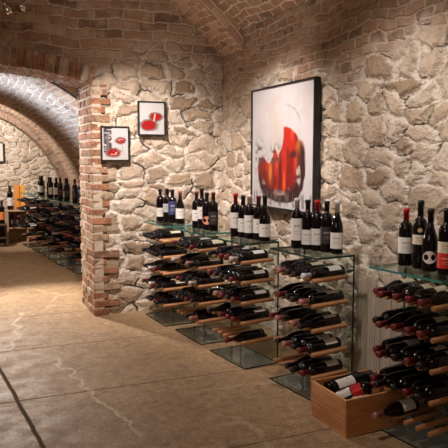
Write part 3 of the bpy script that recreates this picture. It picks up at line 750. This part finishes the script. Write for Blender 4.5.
def paint_big(u, v):
    n1 = vnoise(u, v, 9, 1)+0.5*vnoise(u, v, 22, 2); n1 /= 1.5
    n2 = vnoise(u, v, 30, 3); st = vnoise(u, v, 16, 4, 5)
    C = np.ones(u.shape+(3,))*np.array([0.62, 0.59, 0.60])
    C = over(C, 0.35*sm(n1, 0.55, 0.8), (0.55, 0.47, 0.42))
    C = over(C, 0.35*np.exp(-((u-0.42)/0.12)**2-((v-0.62)/0.18)**2), (0.66, 0.50, 0.36))
    # thin sketch arc of the goblet rim
    def stroke(C, x0, y0, rx, ry, a0, a1, wd, col, al=0.8):
        th = np.arctan2((v-y0)/ry, (u-x0)/rx); d = np.abs(np.hypot((u-x0)/rx, (v-y0)/ry)-1)
        m = sm(d, wd, wd*0.3)*((th > a0) & (th < a1))*(0.4+0.6*sm(n2, 0.3, 0.6))
        return over(C, al*m, col)
    C = stroke(C, 0.45, 0.66, 0.36, 0.20, 0.2, 1.3, 0.03, (0.25, 0.2, 0.2))
    C = stroke(C, 0.45, 0.62, 0.30, 0.26, 1.7, 2.6, 0.03, (0.5, 0.42, 0.38), 0.5)
    # goblet bowl
    cx, cy, rx, ry = 0.485, 0.355, 0.385, 0.305
    X, Y = (u-cx)/rx, (v-cy)/ry; rr_ = np.hypot(X, Y)
    wob = (n1-0.5)*0.12
    rr_ = (np.abs(X)**2.5+np.abs(Y)**2.5)**(1/2.5); bowl = sm(rr_+wob, 1.02, 0.97)
    top = 0.37+0.03*np.sin(u*37)+0.16*(n1-0.5)+0.07*sm(u, 0.28, 0.42)+0.08*sm(u, 0.45, 0.60)
    inner = sm(np.hypot((u-0.30)/0.25, (v-0.60)/0.22)+0.15*(n1-0.5), 0.94, 1.04)       # bite of bare canvas
    cres = sm(u+0.05*(n2-0.5), 0.50, 0.54)*inner
    fill = bowl*np.maximum(sm(v, top+0.02, top-0.01), cres)
    C = over(C, fill, (0.52, 0.018, 0.008))
    C = over(C, fill*sm(st, 0.55, 0.85)*0.9, (0.85, 0.12, 0.02))
    C = over(C, fill*sm(st, 0.48, 0.2)*0.9, (0.22, 0.006, 0.006))
    C = over(C, fill*sm(vnoise(u, v, 26, 14, 9), 0.62, 0.8)*0.7, (0.10, 0.012, 0.012))
    C = over(C, fill*0.9*np.exp(-((u-0.80)/0.045)**2-((v-0.50)/0.05)**2), (0.95, 0.33, 0.04))
    C = over(C, fill*0.8*np.exp(-((u-0.33)/0.03)**2-((v-0.30)/0.09)**2), (0.95, 0.30, 0.05))
    # dark maroon outline to the right and below
    edge = sm(rr_+wob, 0.62, 0.80)*sm(rr_+wob, 1.06, 1.0)
    right = np.clip(sm(X-0.45*Y, 0.30, 0.75), 0, 1); low = sm(v+0.08*(n1-0.5), 0.26, 0.16)
    C = over(C, edge*np.maximum(low, right*sm(v, 0.66, 0.45))*0.95, (0.075, 0.02, 0.022))
    C = over(C, edge*low*sm(n2, 0.55, 0.8)*0.7, (0.45, 0.38, 0.36))
    C = over(C, sm(np.hypot((u-0.70)/0.06, (v-0.44)/0.03), 1.1, 0.7)*0.8, (0.05, 0.015, 0.015))
    ang = np.arctan2(Y, X); ra = sm(ang, 0.75, 0.35)*sm(ang, -3.3, -2.7)
    thick = 0.05+0.06*sm(np.abs(ang+0.9), 1.3, 0.2)
    ring = sm(np.abs(rr_+0.4*wob-0.97+thick*0.5), thick*1.25, thick*0.8)*ra
    C = over(C, ring*0.95, (0.035, 0.010, 0.012))
    arc = sm(np.abs(rr_+0.6*wob-0.80), 0.035, 0.015)*sm(np.abs(ang+1.9), 0.75, 0.55)*sm(n2, 0.3, 0.5)
    C = over(C, arc*0.8, (0.45, 0.26, 0.22))
    # white streak and bites
    C = over(C, sm(np.hypot((u-0.78+(v-0.3)*0.1)/0.035, (v-0.29)/0.10), 1.1, 0.7)*sm(n2, 0.2, 0.5)*0.8, (0.62, 0.52, 0.46))
    # grey splash at the left
    C = over(C, np.clip(1.3*sm(n2, 0.42, 0.6)*np.exp(-((u-0.13)/0.07)**2-((v-0.42)/0.12)**2), 0, .9), (0.07, 0.055, 0.06))
    C = over(C, np.clip(1.3*sm(n2, 0.5, 0.65)*np.exp(-((u-0.42)/0.09)**2-((v-0.44)/0.07)**2), 0, .9), (0.10, 0.06, 0.05))
    # dark drips at the lower edge
    bars = sm(vnoise(u, v*0.15, 60, 9), 0.55, 0.7)*sm(v, 0.15, 0.10)*sm(v, 0.0, 0.03)
    C = over(C, bars*0.75, (0.16, 0.13, 0.13))
    return C
def paint_one(u, v):
    n = vnoise(u, v, 14, 21); n2 = vnoise(u, v, 8, 22, 30)
    C = np.ones(u.shape+(3,))*np.array([0.50, 0.48, 0.48])
    C = over(C, 0.97*sm(np.abs(u-0.21), 0.17, 0.14)*sm(n2, 0.25, 0.4)*sm(v, 0.2, 0.26), (0.045, 0.035, 0.04))
    C = over(C, 0.8*sm(np.hypot((u-0.22)/0.06, (v-0.55)/0.3), 1.2, 0.8), (0.16, 0.13, 0.13))
    for (a, b, ra, rb) in ((0.72, 0.60, 0.17, 0.085), (0.42, 0.22, 0.24, 0.12)):
        d = np.hypot((u-a)/ra, (v-b)/rb)+(n-0.5)*0.3
        C = over(C, sm(d, 1.45, 1.25)*0.8, (0.16, 0.10, 0.10)); C = over(C, sm(d, 1.05, 0.95), (0.30, 0.006, 0.006))
        C = over(C, sm(np.abs(d-0.55), 0.2, 0.1)*sm(n, 0.5, 0.65)*0.8, (0.85, 0.45, 0.35)); C = over(C, sm(d, 0.5, 0.3)*sm(n, 0.5, 0.3)*0.8, (0.15, 0.01, 0.01))
    C = over(C, 0.6*sm(np.abs(u-0.78+(v-0.4)*0.1), 0.02, 0.01)*sm(v, 0.1, 0.2)*sm(v, 0.55, 0.5), (0.25, 0.2, 0.12))
    return C
def paint_two(u, v):
    n = vnoise(u, v, 12, 31)
    C = np.ones(u.shape+(3,))*np.array([0.52, 0.50, 0.50])
    for (a, b, ra, rb) in ((0.66, 0.55, 0.24, 0.12), (0.38, 0.29, 0.30, 0.155)):
        d = np.hypot((u-a)/ra, (v-b)/rb)+(n-0.5)*0.2
        C = over(C, sm(d, 1.35, 1.2)*0.85, (0.15, 0.11, 0.11)); C = over(C, sm(d, 1.02, 0.94), (0.33, 0.007, 0.008))
        C = over(C, sm(d, 0.45, 0.3)*sm(n, 0.45, 0.65)*0.8, (0.25, 0.01, 0.01))
    C = over(C, 0.9*sm(np.abs(u-0.60-(v-0.5)*0.25), 0.035, 0.02)*sm(v, 0.40, 0.45)*sm(v, 0.68, 0.62), (0.82, 0.55, 0.40))
    C = over(C, 0.7*sm(np.abs(u-0.72-(v-0.1)*0.4), 0.025, 0.012)*sm(v, 0.06, 0.1)*sm(v, 0.42, 0.35), (0.35, 0.28, 0.12))
    return C
def picture(name, loc, rz, w_, h_, paint, label, nx, ny, bar=0.015, depth=0.03):
    root = empty(name, loc, rz)      # local -Y faces the viewer, canvas in XZ
    fb = MB()
    W2, H2 = w_/2, h_/2
    fb.box(-W2, W2, 0, depth, H2-bar, H2); fb.box(-W2, W2, 0, depth, -H2, -H2+bar)
    fb.box(-W2, -W2+bar, 0, depth, -H2+bar, H2-bar); fb.box(W2-bar, W2, 0, depth, -H2+bar, H2-bar)
    fb.box(-W2+bar, W2-bar, depth*0.7, depth*0.95, -H2+bar, H2-bar)
    fb.build('frame', M['black_metal'], root)
    c = canvas('canvas', w_-2*bar, h_-2*bar, paint, root, nx, ny); c.location = (0, depth*0.22, 0)
    return tag(root, label, 'painting')
picture('framed_painting', (2.375, 4.53, 1.553), R(-90), 1.06, 0.985, paint_big, 'large black-framed painting of a red wine goblet on the right stone wall', 200, 190, bar=0.014, depth=0.05)
picture('framed_picture', (1.369, 5.835, 1.600), 0, 0.265, 0.318, paint_one, 'lower left small black-framed picture of two red glasses and a dark bottle', 100, 120, bar=0.013, depth=0.03)
picture('framed_picture', (1.720, 5.835, 1.837), 0, 0.265, 0.318, paint_two, 'upper right small black-framed picture with two red bowls', 100, 120, bar=0.013, depth=0.03)
picture('framed_picture', (0.66, 11.93, 1.57), 0, 0.30, 0.34, lambda u, v: np.ones(u.shape+(3,))*np.array([0.62, 0.58, 0.52]), 'small dark-framed picture on the end wall beyond the archway', 4, 4, bar=0.015, depth=0.03)

# ------------------------------------------------------------------ weathered board panel standing behind the nearest rack
def board_panel():
    root = empty('board_panel', (2.405, 3.14, 0)); n = 13; wd = 0.052
    for k in range(n):
        h = 0.66+0.03*math.sin(k*0.9)+random.uniform(-0.012, 0.012)+0.03*(k < 9)
        b = MB().box(-0.006, 0.006, 0.33-(k+1)*wd+0.003, 0.33-k*wd-0.003, 0.0, h).build('board', M['grey_board'], root, bevel=0.002)
        b.location = (random.uniform(-.003, .003), 0, 0)
    tag(root, 'weathered grey vertical board panel against the stone wall behind the nearest rack', 'board panel')
board_panel()

# ------------------------------------------------------------------ crate with bottles
CR = empty('wooden_wine_crate', (1.845, 2.735, 0.001)); CR.rotation_euler = (0, R(-1.7), R(1.5))
CW, CD, CH, CT = 0.40, 0.345, 0.205, 0.014
for nm, a in (('front_board', (0, CW, 0, CT)), ('rear_board', (0, CW, CD-CT, CD))):
    MB().box(a[0], a[1], a[2], a[3], 0.0, CH/2-0.0008).box(a[0], a[1], a[2], a[3], CH/2+0.0008, CH).build(nm, M['crate'], CR, bevel=0.0015)
for nm, a in (('left_board', (0.0005, CT, CT+0.0005, CD-CT-0.0005)), ('right_board', (CW-CT, CW-0.0005, CT+0.0005, CD-CT-0.0005))):
    MB().box(a[0], a[1], a[2], a[3], 0.0, CH/2-0.0008).box(a[0], a[1], a[2], a[3], CH/2+0.0008, CH).build(nm, M['crate_y'], CR, bevel=0.0015)
MB().box(CT, CW-CT, CT, CD-CT, 0.002, 0.012).build('bottom_board', M['crate'], CR)
# finger joints seen as end-grain tabs on the front left corner
fj = MB()
for k in range(7): fj.box(-0.0012, CT, -0.0012, CT*0.9, 0.010+k*0.028, 0.023+k*0.028)
fj.build('finger_joint', M['crate'], CR)
tag(CR, 'open wooden wine crate holding bottles, on the floor at the foot of the nearest rack', 'crate')
def crate_bottle(b, n, desc, **kw):
    b, n = Vector(b), Vector(n); zax = (n-b).normalized(); xax = Vector((0, 0, 1)).cross(zax).normalized(); yax = zax.cross(xax)
    e = empty('wine_bottle'); roll = kw.pop('roll', math.pi)
    e.matrix_world = Matrix.Translation(b) @ Matrix((xax, yax, zax)).transposed().to_4x4() @ Matrix.Rotation(roll, 4, 'Z')
    bottle_parts(e, **kw); return tag(e, desc, 'bottle', 'bottles lying in the wooden crate')
crate_bottle((1.905, 3.025, 0.165), (2.205, 3.030, 0.215), 'rearmost dark bottle lying in the wooden crate', foil='foil_black', label=None)
crate_bottle((1.895, 2.950, 0.190), (2.195, 2.930, 0.245), 'pink-tipped bottle with white label, second from rear in the crate', foil='foil_pink', foil_len=0.02, lab=(0.08, 0.42), roll=R(172), lab_span=170)
crate_bottle((1.885, 2.905, 0.140), (2.065, 2.790, 0.250), 'white-labelled bottle with bright red foil and band lying in the crate', Lh=0.265, foil='foil_red', foil_len=0.07, lab=(0.08, 0.38), roll=R(172), lab_span=170, extra=[('foil_red', 0.40, 0.615, 300)])
crate_bottle((1.885, 2.793, 0.150), (2.180, 2.785, 0.165), 'front bottle with pink foil lying against the crate side', foil='foil_pink', label='label_cream', lab=(0.12, 0.44), roll=R(170), lab_span=150)

# ------------------------------------------------------------------ chrome spot lamps hanging at the top left
def lamp(x, y, z, label, tgt):
    root = empty('spot_lamp', (x, y, z))
    ztop = VC[1]+math.sqrt(RV**2-(x-VC[0])**2)-z-0.004
    v, f, u = lathe([(0.0025, 0.02), (0.0025, ztop)], 8); link_mesh('cord', v, f, M['chrome'], root, u)
    v, f, u = lathe([(0.008, -0.045), (0.022, -0.03), (0.030, 0.0), (0.026, 0.012), (0.012, 0.030), (0.006, 0.045)][::-1], 20)
    d = (Vector(tgt)-Vector((x, y, z))).normalized(); rot = d.to_track_quat('-Z', 'Y').to_euler()
    v, f, u = lathe([(0.034, -0.035), (0.030, -0.010), (0.018, 0.016), (0.008, 0.030)], 20); h = link_mesh('reflector', v, f, M['chrome'], root, u, True); h.rotation_euler = rot
    v, f, u = lathe([(0.012, -0.033), (0.012, -0.029)], 12); b = link_mesh('bulb', v, f, M['glow'], h, u)
    v, f, u = lathe([(0.010, 0.028), (0.010, 0.05)], 10); link_mesh('socket', v, f, M['chrome'], h, u)
    return tag(root, label, 'lamp', 'chrome spot lamps at the ceiling')
lamp(0.42, 5.30, 2.61, 'left small chrome spot lamp hanging in front of the brick wall above the archway', (1.3, 5.9, 1.4))
lamp(0.535, 5.30, 2.64, 'right chrome spot lamp above the archway, beside its smaller-looking twin', (-0.4, 4.6, 1.4))
